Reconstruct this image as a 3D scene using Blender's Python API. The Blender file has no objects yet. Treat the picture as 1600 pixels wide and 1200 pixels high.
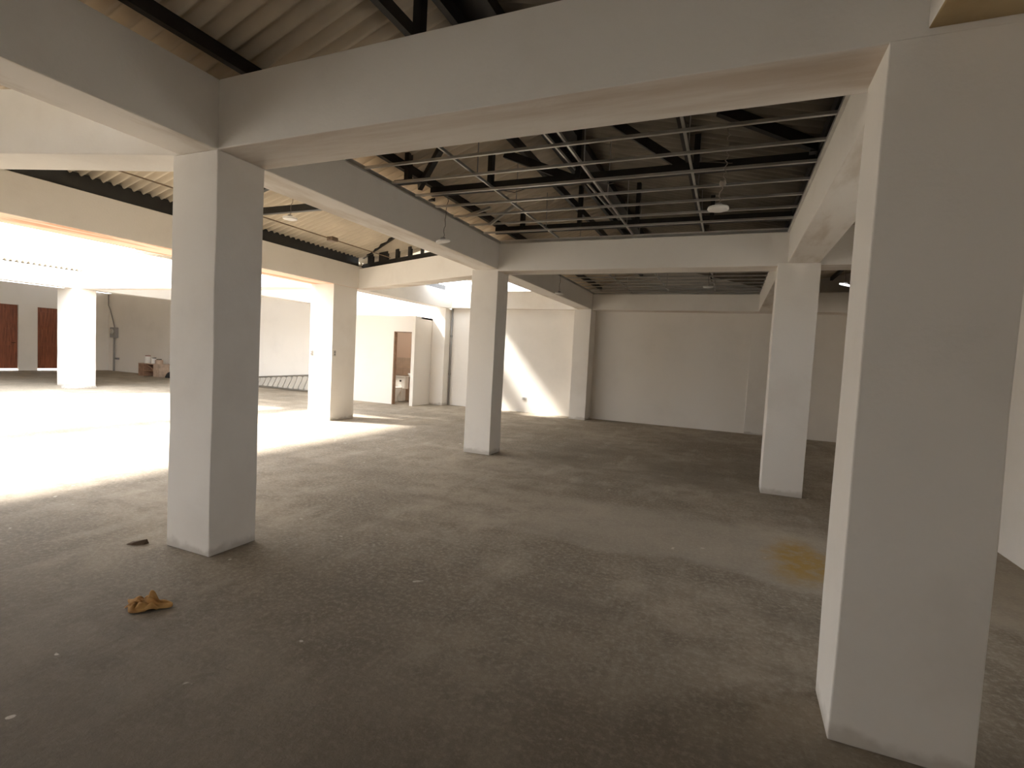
import bpy, bmesh, math, random
from mathutils import Vector, Matrix

random.seed(7)
scene = bpy.context.scene
COL = scene.collection

# ------------------------------------------------------------------ camera
cam_data = bpy.data.cameras.new('camera')
cam = bpy.data.objects.new('camera', cam_data)
COL.objects.link(cam)
FWD = Vector((-0.38829758, 0.92000026, -0.05314605))
RGT = Vector((0.9189582, 0.39087674, 0.05226096))
UPV = Vector((-0.06885365, 0.02854619, 0.99721828))
rot = Matrix((RGT, UPV, -FWD)).transposed()
cam.matrix_world = Matrix.Translation((0, 0, 1.5)) @ rot.to_4x4()
cam_data.sensor_fit = 'HORIZONTAL'
cam_data.sensor_width = 36.0
cam_data.lens = 36.0 * 801.0254 / 1600.0
cam_data.clip_start = 0.05
cam_data.clip_end = 300
scene.camera = cam

# ------------------------------------------------------------------ sky, sun, exposure
world = bpy.data.worlds.new('world')
scene.world = world
world.use_nodes = True
bg = world.node_tree.nodes['Background']
bg.inputs['Color'].default_value = (0.93, 0.96, 1.0, 1)
bg.inputs['Strength'].default_value = 9.2

sun_data = bpy.data.lights.new('sun', 'SUN')
sun_data.energy = 21.5
sun_data.angle = math.radians(7.0)
sun_data.color = (1.0, 0.95, 0.87)
sun = bpy.data.objects.new('sun', sun_data)
SUN_DIR = Vector((0.8, 0.27, -1.0)).normalized()
sun.rotation_euler = SUN_DIR.to_track_quat('-Z', 'Y').to_euler()
sun.location = (-12, 0, 9)
COL.objects.link(sun)


def portal(x0, x1, y0, y1, z):
    d = bpy.data.lights.new('sky_portal', 'AREA')
    d.shape = 'RECTANGLE'
    d.size = x1 - x0
    d.size_y = y1 - y0
    d.cycles.is_portal = True
    o = bpy.data.objects.new('sky_portal', d)
    o.location = ((x0 + x1) / 2, (y0 + y1) / 2, z)
    COL.objects.link(o)


portal(-17.0, -7.4, -1.2, 8.7, 3.34)
portal(-10.6, -6.6, 11.2, 12.95, 3.36)
d = bpy.data.lights.new('sky_portal', 'AREA')          # unseen doorway added for fill light, in the side wall behind the viewer
d.shape, d.size, d.size_y = 'RECTANGLE', 2.1, 0.5
d.cycles.is_portal = True
o = bpy.data.objects.new('sky_portal', d)
o.location = (2.37, -2.6, 1.05)
o.rotation_euler = (0, math.radians(90), 0)
COL.objects.link(o)

d = bpy.data.lights.new('sky_portal', 'AREA')          # window added for fill light, hidden behind the nearest column
d.shape, d.size, d.size_y = 'RECTANGLE', 0.85, 1.1
d.cycles.is_portal = True
o = bpy.data.objects.new('sky_portal', d)
o.location = (2.42, 3.95, 1.975)
o.rotation_euler = (0, math.radians(90), 0)
COL.objects.link(o)

d = bpy.data.lights.new('sky_portal', 'AREA')          # unseen window added for fill light behind the viewer
d.shape, d.size, d.size_y = 'RECTANGLE', 2.4, 1.8
d.cycles.is_portal = True
o = bpy.data.objects.new('sky_portal', d)
o.location = (-7.0, -4.17, 1.6)
o.rotation_euler = (math.radians(90), 0, 0)
COL.objects.link(o)

scene.view_settings.view_transform = 'Standard'
scene.view_settings.look = 'None'
scene.view_settings.gamma = 1.0
scene.view_settings.use_curve_mapping = False
scene.view_settings.exposure = 0.0
scene.cycles.max_bounces = 16
scene.cycles.diffuse_bounces = 10


# ------------------------------------------------------------------ materials
def new_mat(name):
    m = bpy.data.materials.new(name)
    m.use_nodes = True
    return m, m.node_tree.nodes, m.node_tree.links, m.node_tree.nodes['Principled BSDF']


def simple(name, color, rough=0.6, metal=0.0, var=0.0, scale=8.0, bump=0.0):
    m, N, L, b = new_mat(name)
    b.inputs['Base Color'].default_value = (*color, 1)
    b.inputs['Roughness'].default_value = rough
    b.inputs['Metallic'].default_value = metal
    if var or bump:
        tc = N.new('ShaderNodeTexCoord')
        no = N.new('ShaderNodeTexNoise')
        no.inputs['Scale'].default_value = scale
        no.inputs['Detail'].default_value = 6
        L.new(tc.outputs['Object'], no.inputs['Vector'])
        if var:
            r = N.new('ShaderNodeValToRGB')
            r.color_ramp.elements[0].position = 0.3
            r.color_ramp.elements[1].position = 0.7
            r.color_ramp.elements[0].color = (*[c * (1 - var) for c in color], 1)
            r.color_ramp.elements[1].color = (*[min(1, c * (1 + var)) for c in color], 1)
            L.new(no.outputs['Fac'], r.inputs['Fac'])
            L.new(r.outputs['Color'], b.inputs['Base Color'])
        if bump:
            bp = N.new('ShaderNodeBump')
            bp.inputs['Strength'].default_value = bump
            bp.inputs['Distance'].default_value = 0.02
            L.new(no.outputs['Fac'], bp.inputs['Height'])
            L.new(bp.outputs['Normal'], b.inputs['Normal'])
    return m


def plaster(name, base, dirt, dirt_amount, scale=1.3, stretch=(1, 1, 1), thresh=(0.45, 0.75)):
    """White painted render: faint roller mottling, soft dirt smears, trowel bump."""
    m, N, L, b = new_mat(name)
    b.inputs['Roughness'].default_value = 0.85
    b.inputs['Specular IOR Level'].default_value = 0.25
    tc = N.new('ShaderNodeTexCoord')
    mp = N.new('ShaderNodeMapping')
    mp.inputs['Scale'].default_value = stretch
    L.new(tc.outputs['Object'], mp.inputs['Vector'])
    n1 = N.new('ShaderNodeTexNoise')
    n1.inputs['Scale'].default_value = scale
    n1.inputs['Detail'].default_value = 5
    n1.inputs['Roughness'].default_value = 0.6
    L.new(mp.outputs['Vector'], n1.inputs['Vector'])
    mr = N.new('ShaderNodeMapRange')
    mr.interpolation_type = 'SMOOTHSTEP'
    mr.inputs['From Min'].default_value = thresh[0]
    mr.inputs['From Max'].default_value = thresh[1]
    mr.inputs['To Max'].default_value = dirt_amount
    L.new(n1.outputs['Fac'], mr.inputs['Value'])
    mx = N.new('ShaderNodeMix')
    mx.data_type = 'RGBA'
    mx.inputs['A'].default_value = (*base, 1)
    mx.inputs['B'].default_value = (*dirt, 1)
    L.new(mr.outputs['Result'], mx.inputs['Factor'])
    L.new(mx.outputs['Result'], b.inputs['Base Color'])
    n2 = N.new('ShaderNodeTexNoise')
    n2.inputs['Scale'].default_value = 45
    n2.inputs['Detail'].default_value = 5
    L.new(tc.outputs['Object'], n2.inputs['Vector'])
    bp = N.new('ShaderNodeBump')
    bp.inputs['Strength'].default_value = 0.18
    bp.inputs['Distance'].default_value = 0.008
    L.new(n2.outputs['Fac'], bp.inputs['Height'])
    L.new(bp.outputs['Normal'], b.inputs['Normal'])
    return m


M = {}
M['paint'] = plaster('white_paint', (0.84, 0.81, 0.765), (0.72, 0.68, 0.63), 0.5)
M['wall'] = plaster('wall_paint', (0.84, 0.805, 0.755), (0.72, 0.69, 0.64), 0.5, scale=0.7)


def column_paint():
    m = plaster('column_paint', (0.84, 0.81, 0.765), (0.72, 0.68, 0.63), 0.5)
    N, L = m.node_tree.nodes, m.node_tree.links
    b = N['Principled BSDF']
    src = b.inputs['Base Color'].links[0].from_socket
    tc = N.new('ShaderNodeTexCoord')
    sp = N.new('ShaderNodeSeparateXYZ')
    L.new(tc.outputs['Object'], sp.inputs[0])
    n = N.new('ShaderNodeTexNoise')
    n.inputs['Scale'].default_value = 7
    n.inputs['Detail'].default_value = 5
    L.new(tc.outputs['Object'], n.inputs['Vector'])
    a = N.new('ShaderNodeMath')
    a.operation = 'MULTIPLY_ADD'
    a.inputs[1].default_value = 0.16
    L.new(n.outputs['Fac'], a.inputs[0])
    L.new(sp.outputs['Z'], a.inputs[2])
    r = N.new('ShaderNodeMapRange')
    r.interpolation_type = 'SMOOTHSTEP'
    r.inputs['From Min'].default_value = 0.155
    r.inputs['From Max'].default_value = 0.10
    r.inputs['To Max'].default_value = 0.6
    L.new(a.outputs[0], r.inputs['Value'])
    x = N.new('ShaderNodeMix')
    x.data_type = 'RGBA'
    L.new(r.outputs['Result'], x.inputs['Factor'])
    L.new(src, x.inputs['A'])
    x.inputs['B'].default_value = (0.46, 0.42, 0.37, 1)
    L.new(x.outputs['Result'], b.inputs['Base Color'])
    return m


M['column'] = column_paint()
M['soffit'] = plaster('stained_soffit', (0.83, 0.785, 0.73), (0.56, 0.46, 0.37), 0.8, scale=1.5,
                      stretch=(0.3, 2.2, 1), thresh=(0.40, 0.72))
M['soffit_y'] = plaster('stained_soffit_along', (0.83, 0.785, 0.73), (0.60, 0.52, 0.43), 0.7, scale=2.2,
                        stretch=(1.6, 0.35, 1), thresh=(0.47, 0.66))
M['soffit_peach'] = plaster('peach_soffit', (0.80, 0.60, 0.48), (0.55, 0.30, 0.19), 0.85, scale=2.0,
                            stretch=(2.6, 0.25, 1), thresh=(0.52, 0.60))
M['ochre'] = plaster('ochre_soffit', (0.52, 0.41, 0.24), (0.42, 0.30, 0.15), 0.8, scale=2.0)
M['steel'] = simple('black_steel', (0.018, 0.017, 0.016), 0.45, 0.2, 0.3, 9)
M['zinc'] = simple('galvanised_metal', (0.62, 0.61, 0.58), 0.32, 0.85, 0.12, 5)
M['dark_sheet'] = simple('dark_fibre_cement', (0.21, 0.185, 0.15), 0.9, 0, 0.25, 2.2, 0.15)  # darker sheet tone for the right slope of the main roof
def skylight_mat():
    m, N, L, b = new_mat('translucent_sheet')
    N.remove(b)
    out = N['Material Output']
    tr = N.new('ShaderNodeBsdfTranslucent')
    tr.inputs['Color'].default_value = (0.24, 0.23, 0.21, 1)
    df = N.new('ShaderNodeBsdfDiffuse')
    df.inputs['Color'].default_value = (0.55, 0.53, 0.48, 1)
    ad = N.new('ShaderNodeAddShader')
    L.new(tr.outputs[0], ad.inputs[0])
    L.new(df.outputs[0], ad.inputs[1])
    L.new(ad.outputs[0], out.inputs['Surface'])
    return m


M['skylight'] = skylight_mat()
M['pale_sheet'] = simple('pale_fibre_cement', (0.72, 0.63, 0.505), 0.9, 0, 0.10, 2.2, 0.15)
M['sheet'] = simple('fibre_cement', (0.52, 0.455, 0.36), 0.9, 0, 0.10, 2.2, 0.15)
M['alu'] = simple('aluminium', (0.50, 0.47, 0.42), 0.5, 0.5)
M['alu_dark'] = simple('aluminium_rail', (0.22, 0.20, 0.17), 0.5, 0.4)
M['plastic'] = simple('white_plastic', (0.78, 0.76, 0.73), 0.4)
M['cord'] = simple('dark_cord', (0.10, 0.085, 0.07), 0.7)
M['cord_light'] = simple('pale_cord', (0.30, 0.26, 0.22), 0.6)
M['copper'] = simple('terracotta_plastic', (0.45, 0.22, 0.15), 0.5)
M['grey'] = simple('grey_plastic', (0.28, 0.27, 0.26), 0.5)
M['pipe'] = simple('grey_pipe', (0.33, 0.32, 0.31), 0.55)
M['ceramic'] = simple('white_ceramic', (0.85, 0.82, 0.77), 0.18)
M['chrome'] = simple('dark_chrome', (0.12, 0.11, 0.10), 0.25, 0.8)
M['wood_frame'] = simple('brown_frame', (0.26, 0.16, 0.10), 0.6, 0, 0.2, 12)
M['ply'] = simple('plywood', (0.34, 0.20, 0.13), 0.75, 0, 0.25, 7)
M['ply_light'] = simple('pale_board', (0.47, 0.36, 0.28), 0.75, 0, 0.2, 7)
M['brown'] = simple('brown_conduit', (0.17, 0.115, 0.07), 0.6)
M['black'] = simple('black_cloth', (0.02, 0.018, 0.018), 0.9)
M['rubble'] = simple('broken_cement', (0.42, 0.39, 0.35), 0.95, 0, 0.25, 14, 0.5)
M['tile'] = simple('beige_tile', (0.60, 0.47, 0.36), 0.35, 0, 0.08, 6)
M['bath_wall'] = simple('peach_wall', (0.74, 0.58, 0.46), 0.85)
M['leaf'] = simple('dry_bark', (0.10, 0.065, 0.04), 0.9)
M['label_red'] = simple('red_lid', (0.30, 0.12, 0.10), 0.5)
M['ground'] = simple('outside_ground', (0.5, 0.46, 0.40), 0.95, 0, 0.15, 0.6)
M['stainless'] = simple('outlet_plate', (0.55, 0.53, 0.5), 0.4)


def lamp_glow():
    m, N, L, b = new_mat('lit_lamp')
    b.inputs['Base Color'].default_value = (0.9, 0.9, 0.9, 1)
    b.inputs['Emission Color'].default_value = (0.95, 0.97, 1, 1)
    b.inputs['Emission Strength'].default_value = 2.5
    return m


M['glow'] = lamp_glow()


def wood_door():
    m, N, L, b = new_mat('varnished_door')
    b.inputs['Roughness'].default_value = 0.45
    tc = N.new('ShaderNodeTexCoord')
    mp = N.new('ShaderNodeMapping')
    mp.inputs['Scale'].default_value = (8, 8, 0.7)
    L.new(tc.outputs['Object'], mp.inputs['Vector'])
    n = N.new('ShaderNodeTexNoise')
    n.inputs['Scale'].default_value = 3
    n.inputs['Detail'].default_value = 6
    L.new(mp.outputs['Vector'], n.inputs['Vector'])
    r = N.new('ShaderNodeValToRGB')
    r.color_ramp.elements[0].position = 0.3
    r.color_ramp.elements[1].position = 0.72
    r.color_ramp.elements[0].color = (0.15, 0.042, 0.018, 1)
    r.color_ramp.elements[1].color = (0.34, 0.105, 0.045, 1)
    L.new(n.outputs['Fac'], r.inputs['Fac'])
    L.new(r.outputs['Color'], b.inputs['Base Color'])
    return m


M['door'] = wood_door()


def rag_mat():
    m, N, L, b = new_mat('ochre_rag')
    b.inputs['Roughness'].default_value = 0.95
    tc = N.new('ShaderNodeTexCoord')
    n = N.new('ShaderNodeTexNoise')
    n.inputs['Scale'].default_value = 14
    n.inputs['Detail'].default_value = 5
    L.new(tc.outputs['Object'], n.inputs['Vector'])
    r = N.new('ShaderNodeValToRGB')
    r.color_ramp.elements[0].position = 0.32
    r.color_ramp.elements[1].position = 0.7
    r.color_ramp.elements[0].color = (0.30, 0.15, 0.05, 1)
    r.color_ramp.elements[1].color = (0.55, 0.33, 0.12, 1)
    L.new(n.outputs['Fac'], r.inputs['Fac'])
    L.new(r.outputs['Color'], b.inputs['Base Color'])
    return m


M['rag'] = rag_mat()


def floor_mat():
    """Bare rough concrete: grey-brown mottling, damp patches, a paler poured strip, an ochre sand stain, paint drips."""
    m, N, L, b = new_mat('rough_concrete')
    b.inputs['Roughness'].default_value = 0.88
    b.inputs['Specular IOR Level'].default_value = 0.3
    tc = N.new('ShaderNodeTexCoord')
    P = tc.outputs['Object']

    def noise(scale, detail=6, rough=0.55, stretch=None):
        n = N.new('ShaderNodeTexNoise')
        n.inputs['Scale'].default_value = scale
        n.inputs['Detail'].default_value = detail
        n.inputs['Roughness'].default_value = rough
        if stretch:
            mp = N.new('ShaderNodeMapping')
            mp.inputs['Scale'].default_value = stretch
            L.new(P, mp.inputs['Vector'])
            L.new(mp.outputs['Vector'], n.inputs['Vector'])
        else:
            L.new(P, n.inputs['Vector'])
        return n.outputs['Fac']

    def ramp(v, a, c, ta=0.0, tb=1.0):
        r = N.new('ShaderNodeMapRange')
        r.interpolation_type = 'SMOOTHSTEP'
        r.inputs['From Min'].default_value = a
        r.inputs['From Max'].default_value = c
        r.inputs['To Min'].default_value = ta
        r.inputs['To Max'].default_value = tb
        L.new(v, r.inputs['Value'])
        return r.outputs['Result']

    def mix(f, a, c):
        x = N.new('ShaderNodeMix')
        x.data_type = 'RGBA'
        for k, v in (('Factor', f), ('A', a), ('B', c)):
            if isinstance(v, tuple):
                x.inputs[k].default_value = (*v, 1)
            elif isinstance(v, float):
                x.inputs[k].default_value = v
            else:
                L.new(v, x.inputs[k])
        return x.outputs['Result']

    def math_(op, a, c=0.0):
        x = N.new('ShaderNodeMath')
        x.operation = op
        for i, v in enumerate((a, c)):
            if isinstance(v, (int, float)):
                x.inputs[i].default_value = v
            else:
                L.new(v, x.inputs[i])
        return x.outputs[0]

    sep = N.new('ShaderNodeSeparateXYZ')
    L.new(P, sep.inputs[0])
    X, Y = sep.outputs['X'], sep.outputs['Y']
    c = mix(ramp(noise(0.55, 5), 0.35, 0.68), (0.235, 0.198, 0.153), (0.400, 0.344, 0.273))
    c = mix(ramp(noise(3.2, 8, 0.68), 0.42, 0.66, 0, 0.7), c, (0.195, 0.163, 0.125))
    c = mix(ramp(noise(2.1, 8, 0.7, (1.5, 0.5, 1)), 0.5, 0.68, 0, 0.5), c, (0.460, 0.405, 0.327))
    c = mix(ramp(noise(30, 6, 0.75), 0.44, 0.68, 0, 0.6), c, (0.500, 0.444, 0.359))
    c = mix(ramp(noise(55, 5, 0.75), 0.56, 0.70, 0, 0.6), c, (0.140, 0.117, 0.090))
    c = mix(ramp(noise(1.6, 5, 0.6, (0.35, 1.4, 1)), 0.52, 0.72, 0, 0.45), c, (0.190, 0.161, 0.129))
    # paler poured strip across the bay, with wandering edges
    w = math_('MULTIPLY', math_('SUBTRACT', noise(1.4, 4), 0.5), 0.7)
    yy = math_('ADD', Y, w)
    band = math_('MULTIPLY', ramp(yy, 3.95, 4.15), ramp(yy, 5.6, 5.1))
    band = math_('MULTIPLY', band, ramp(X, -2.6, -0.6))
    c = mix(math_('MULTIPLY', band, 0.55), c, (0.460, 0.409, 0.336))
    # floor colour darkens towards the viewer
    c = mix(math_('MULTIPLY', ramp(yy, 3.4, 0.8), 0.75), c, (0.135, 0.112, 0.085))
    # dark damp patches further in
    dy = math_('MULTIPLY', ramp(yy, 6.2, 6.9), ramp(yy, 10.0, 8.2))
    dx = math_('MULTIPLY', ramp(X, -3.2, -2.0), ramp(X, 1.0, 0.2))
    c = mix(math_('MULTIPLY', math_('MULTIPLY', dx, dy), ramp(noise(0.9, 4), 0.4, 0.6, 0.0, 0.6)), c, (0.200, 0.171, 0.133))
    # ochre sand stain beside the near column
    ddx = math_('DIVIDE', math_('SUBTRACT', math_('ADD', X, w), 0.62), 0.26)
    ddy = math_('DIVIDE', math_('SUBTRACT', Y, 4.62), 0.62)
    rr = math_('SQRT', math_('ADD', math_('MULTIPLY', ddx, ddx), math_('MULTIPLY', ddy, ddy)))
    st = math_('MULTIPLY', ramp(rr, 1.15, 0.35), ramp(noise(9, 5, 0.7), 0.3, 0.6, 0.25, 0.95))
    c = mix(st, c, (0.400, 0.258, 0.069))
    # pale paint drips
    dr = math_('MULTIPLY', ramp(noise(7.0, 2), 0.735, 0.76), 0.8)
    c = mix(dr, c, (0.620, 0.566, 0.478))
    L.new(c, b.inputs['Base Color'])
    bp = N.new('ShaderNodeBump')
    bp.inputs['Strength'].default_value = 0.55
    bp.inputs['Distance'].default_value = 0.02
    h = math_('ADD', math_('MULTIPLY', noise(38, 5, 0.7), 0.6), noise(5, 5))
    L.new(h, bp.inputs['Height'])
    L.new(bp.outputs['Normal'], b.inputs['Normal'])
    return m


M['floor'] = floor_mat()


# ------------------------------------------------------------------ helpers
def box(bm, x0, x1, y0, y1, z0, z1, mi=0):
    v = [bm.verts.new(p) for p in ((x0, y0, z0), (x1, y0, z0), (x1, y1, z0), (x0, y1, z0),
                                   (x0, y0, z1), (x1, y0, z1), (x1, y1, z1), (x0, y1, z1))]
    out = []
    for q in ((0, 3, 2, 1), (4, 5, 6, 7), (0, 1, 5, 4), (1, 2, 6, 5), (2, 3, 7, 6), (3, 0, 4, 7)):
        f = bm.faces.new([v[i] for i in q])
        f.material_index = mi
        out.append(f)
    return out


def prism(bm, pts, z0, z1):
    a = [bm.verts.new((x, y, z0)) for x, y in pts]
    c = [bm.verts.new((x, y, z1)) for x, y in pts]
    n = len(pts)
    bm.faces.new(a[::-1])
    bm.faces.new(c)
    for i in range(n):
        bm.faces.new((a[i], a[(i + 1) % n], c[(i + 1) % n], c[i]))


def bar(bm, p, q, w, h, up=(0, 0, 1)):
    """Rectangular bar from p to q: width w across, height h along 'up'."""
    p, q, up = Vector(p), Vector(q), Vector(up)
    d = (q - p).normalized()
    s = d.cross(up).normalized() * (w / 2)
    t = s.cross(d).normalized() * (h / 2)
    v = [bm.verts.new(e + a * s + c * t) for e in (p, q) for a, c in ((-1, -1), (1, -1), (1, 1), (-1, 1))]
    for f in ((0, 1, 2, 3), (7, 6, 5, 4), (0, 4, 5, 1), (1, 5, 6, 2), (2, 6, 7, 3), (3, 7, 4, 0)):
        bm.faces.new([v[i] for i in f])


def tube(bm, pts, r, seg=8):
    pts = [Vector(p) for p in pts]
    rings = []
    for i, p in enumerate(pts):
        d = (pts[min(i + 1, len(pts) - 1)] - pts[max(i - 1, 0)]).normalized()
        a = Vector((0, 0, 1)) if abs(d.z) < 0.9 else Vector((1, 0, 0))
        s = d.cross(a).normalized()
        t = s.cross(d)
        rings.append([bm.verts.new(p + r * (math.cos(2 * math.pi * k / seg) * s + math.sin(2 * math.pi * k / seg) * t))
                      for k in range(seg)])
    for a, c in zip(rings, rings[1:]):
        for k in range(seg):
            bm.faces.new((a[k], a[(k + 1) % seg], c[(k + 1) % seg], c[k]))
    bm.faces.new(rings[0][::-1])
    bm.faces.new(rings[-1])


def lathe(bm, prof, seg=24, c=(0, 0, 0), sx=1.0, sy=1.0):
    rings = []
    for r, z in prof:
        rings.append([bm.verts.new((c[0] + sx * r * math.cos(2 * math.pi * k / seg),
                                    c[1] + sy * r * math.sin(2 * math.pi * k / seg), c[2] + z)) for k in range(seg)])
    for a, d in zip(rings, rings[1:]):
        for k in range(seg):
            bm.faces.new((a[k], a[(k + 1) % seg], d[(k + 1) % seg], d[k]))
    bm.faces.new(rings[0][::-1])
    bm.faces.new(rings[-1])


def obj(name, bm, mats, parent=None, smooth=False, bevel=0.0, seg=2):
    bmesh.ops.recalc_face_normals(bm, faces=bm.faces)
    me = bpy.data.meshes.new(name)
    bm.to_mesh(me)
    bm.free()
    for m in (mats if isinstance(mats, (list, tuple)) else [mats]):
        me.materials.append(m)
    if smooth:
        for p in me.polygons:
            p.use_smooth = True
    o = bpy.data.objects.new(name, me)
    COL.objects.link(o)
    if parent:
        o.parent = parent
    if bevel:
        b = o.modifiers.new('bevel', 'BEVEL')
        b.width = bevel
        b.segments = seg
        b.limit_method = 'ANGLE'
    return o


def tag(o, label=None, cat=None, group=None, kind=None):
    for k, v in (('label', label), ('category', cat), ('group', group), ('kind', kind)):
        if v:
            o[k] = v
    return o


def thing(name, label, cat, loc=(0, 0, 0), group=None, kind=None):
    o = bpy.data.objects.new(name, None)
    o.location = loc
    o.empty_display_size = 0.1
    COL.objects.link(o)
    return tag(o, label, cat, group, kind)


def copy_mesh(src, parent, loc=None, rot=None, name=None):
    c = src.copy()
    COL.objects.link(c)
    c.parent = parent
    if loc is not None:
        c.location = loc
    if rot is not None:
        c.rotation_euler = rot
    return c


HB, HT = 2.776, 3.20      # beam underside and top

# ------------------------------------------------------------------ ground, floor and walls
bm = bmesh.new()
box(bm, -60, 40, -40, 60, -0.5, -0.06)
tag(obj('ground', bm, M['ground']), 'sunlit bare ground outside the building', 'ground', kind='structure')

bm = bmesh.new()
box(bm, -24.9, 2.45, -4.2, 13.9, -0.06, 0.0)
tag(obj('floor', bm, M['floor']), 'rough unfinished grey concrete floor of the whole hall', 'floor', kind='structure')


def wall(name, pts, z0, z1, label, mat='wall'):
    b_ = bmesh.new()
    prism(b_, pts, z0, z1)
    return tag(obj(name, b_, M[mat]), label, 'wall', kind='structure')


wall('wall_back', [(-7.7, 13.06), (2.29, 13.06), (2.29, 13.3), (-7.7, 13.3)], 0, 3.3,
     'white painted back wall behind the column with the sun patch')
bm = bmesh.new()
for pts, z0, z1 in (([(-3.6, 13.06), (2.29, 13.06), (2.29, 13.3), (-3.6, 13.3)], 3.3, 4.3),):
    prism(bm, pts, z0, z1)
tag(obj('trim_1', bm, M['wall']), 'plain gable infill above the back wall beam', 'gable wall', kind='structure')
wall('wall_back', [(-24.75, 13.62), (-7.7, 13.06), (-7.7, 13.3), (-24.75, 13.86)], 0, 3.3,
     'long shaded back wall with the cable conduit, far side of the hall')
bm = bmesh.new()
for y0, y1, z0, z1 in ((-4.0, -2.85, 0, 4.3), (-2.35, 3.4, 0, 4.3), (4.5, 13.3, 0, 4.3), (3.4, 4.5, 0, 1.55), (3.4, 4.5, 2.4, 4.3), (-2.85, -2.35, 2.1, 4.3)):  # doorway and window gaps are added to let in fill light
    box(bm, 2.29, 2.45, y0, y1, z0, z1)
tag(obj('wall_right', bm, M['wall']), 'white side wall just behind the nearest square column', 'wall', kind='structure')
bm = bmesh.new()
for x0, x1, z0, z1 in ((-24.9, -8.2, 0, 4.3), (-5.8, 2.45, 0, 4.3), (-8.2, -5.8, 0, 0.7), (-8.2, -5.8, 2.5, 4.3)):
    box(bm, x0, x1, -4.2, -4.0, z0, z1)
tag(obj('wall_front', bm, M['wall']), 'plain wall with one wide added fill-light window, behind the viewer', 'wall', kind='structure')
wf = thing('fill_window_2', 'wide unseen window added for fill light in the wall behind the viewer', 'window', (-7.0, -4.1, 0.7), kind='structure')  # unseen window, added to brighten the faces turned to the viewer
for nm, x0, x1, z0, z1 in (('window_frame', -1.2, -1.15, 0, 1.8), ('window_frame', 1.15, 1.2, 0, 1.8), ('window_frame', -1.15, 1.15, 0, 0.05),
                           ('window_frame', -1.15, 1.15, 1.75, 1.8), ('mullion', -0.02, 0.02, 0.05, 1.75)):
    bm = bmesh.new()
    box(bm, x0, x1, -0.03, 0.03, z0, z1)
    obj(nm, bm, M['steel'], wf)

wf = thing('fill_window_1', 'small high window added for fill light in the side wall, hidden behind the nearest column', 'window', (2.37, 3.95, 1.55), kind='structure')  # hidden window, added as side fill for the inner faces
for nm, y0, y1, z0, z1 in (('window_frame', -0.55, -0.51, 0, 0.85), ('window_frame', 0.51, 0.55, 0, 0.85), ('window_frame', -0.51, 0.51, 0, 0.04),
                           ('window_frame', -0.51, 0.51, 0.81, 0.85), ('mullion', -0.015, 0.015, 0.04, 0.81)):
    bm = bmesh.new()
    box(bm, -0.03, 0.03, y0, y1, z0, z1)
    obj(nm, bm, M['steel'], wf)

# left wall with two door openings
bm = bmesh.new()
XL = -24.75
for y0, y1, z0, z1 in ((-4.0, 9.65, 0, 3.3), (10.57, 11.15, 0, 3.3), (12.05, 13.86, 0, 3.3),
                       (9.65, 10.57, 2.47, 3.3), (11.15, 12.05, 2.45, 3.3)):
    box(bm, XL - 0.18, XL, y0, y1, z0, z1)
tag(obj('wall_left', bm, M['wall']), 'shaded end wall holding two brown wooden doors', 'wall', kind='structure')


def wood_leaf(name, y0, y1, ztop, label):
    t = thing(name, label, 'door', (XL - 0.09, (y0 + y1) / 2, 0), kind='structure')
    w = (y1 - y0) / 2 - 0.001
    b_ = bmesh.new()
    box(b_, -0.02, 0.02, -w, w, 0.075, ztop)
    obj('door_leaf', b_, M['door'], t, bevel=0.003)
    for zc0, zc1 in ((0.20, 0.95), (1.10, 1.60), (1.75, ztop - 0.16)):
        for s in (-1, 1):
            b_ = bmesh.new()
            yc = s * w * 0.48
            box(b_, 0.02, 0.032, yc - w * 0.34, yc + w * 0.34, zc0, zc1)
            obj('door_panel', b_, M['door'], t, bevel=0.008)
    b_ = bmesh.new()
    tube(b_, [(0.02, w - 0.08, 1.05), (0.07, w - 0.08, 1.05), (0.07, w - 0.19, 1.05)], 0.01)
    obj('door_handle', b_, M['chrome'], t)


wood_leaf('door_1', 9.65, 10.57, 2.47, 'brown wooden door at the very edge of the shaded end wall')
wood_leaf('door_2', 11.15, 12.05, 2.45, 'brown wooden door half hidden by the sunlit far column')

# ------------------------------------------------------------------ columns
COLUMNS = [
    ('near square white column with two shaded faces beside the ochre rag', -3.68, -3.235, 2.42, 2.795, 'A'),
    ('nearest thick white column with a bright narrow side, closest to the viewer', 0.475, 0.945, 2.40, 2.75, 'B'),
    ('white column in the middle of the hall in front of the sun patch', -3.685, -3.245, 6.945, 7.335, 'C'),
    ('tan shaded white column just behind the nearest thick column', 0.445, 0.89, 6.90, 7.27, 'D'),
    ('white pilaster against the back wall right of the sun patch', -3.69, -3.265, 12.55, 13.06, 'E'),
    ('broad sunlit white column with small switches, in front of the toilet cubicle', -8.03, -7.43, 8.15, 8.85, 'F'),
    ('far sunlit white column beside the wooden doors', -17.75, -16.95, 8.45, 9.0, 'G'),
    ('sunlit white column hidden behind the near column', -11.98, -11.52, 8.5, 9.0, 'H'),
    ('white pilaster on the back wall beside the toilet cubicle', -7.95, -7.52, 12.72, 13.06, 'P'),
    ('shallow pilaster on the back wall behind the tan column', 0.40, 0.86, 12.98, 13.06, 'Q'),
    ('white column outside the view at the end of the slanting beam', -7.9, -7.43, 1.05, 1.5, 'N'),
]
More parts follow.
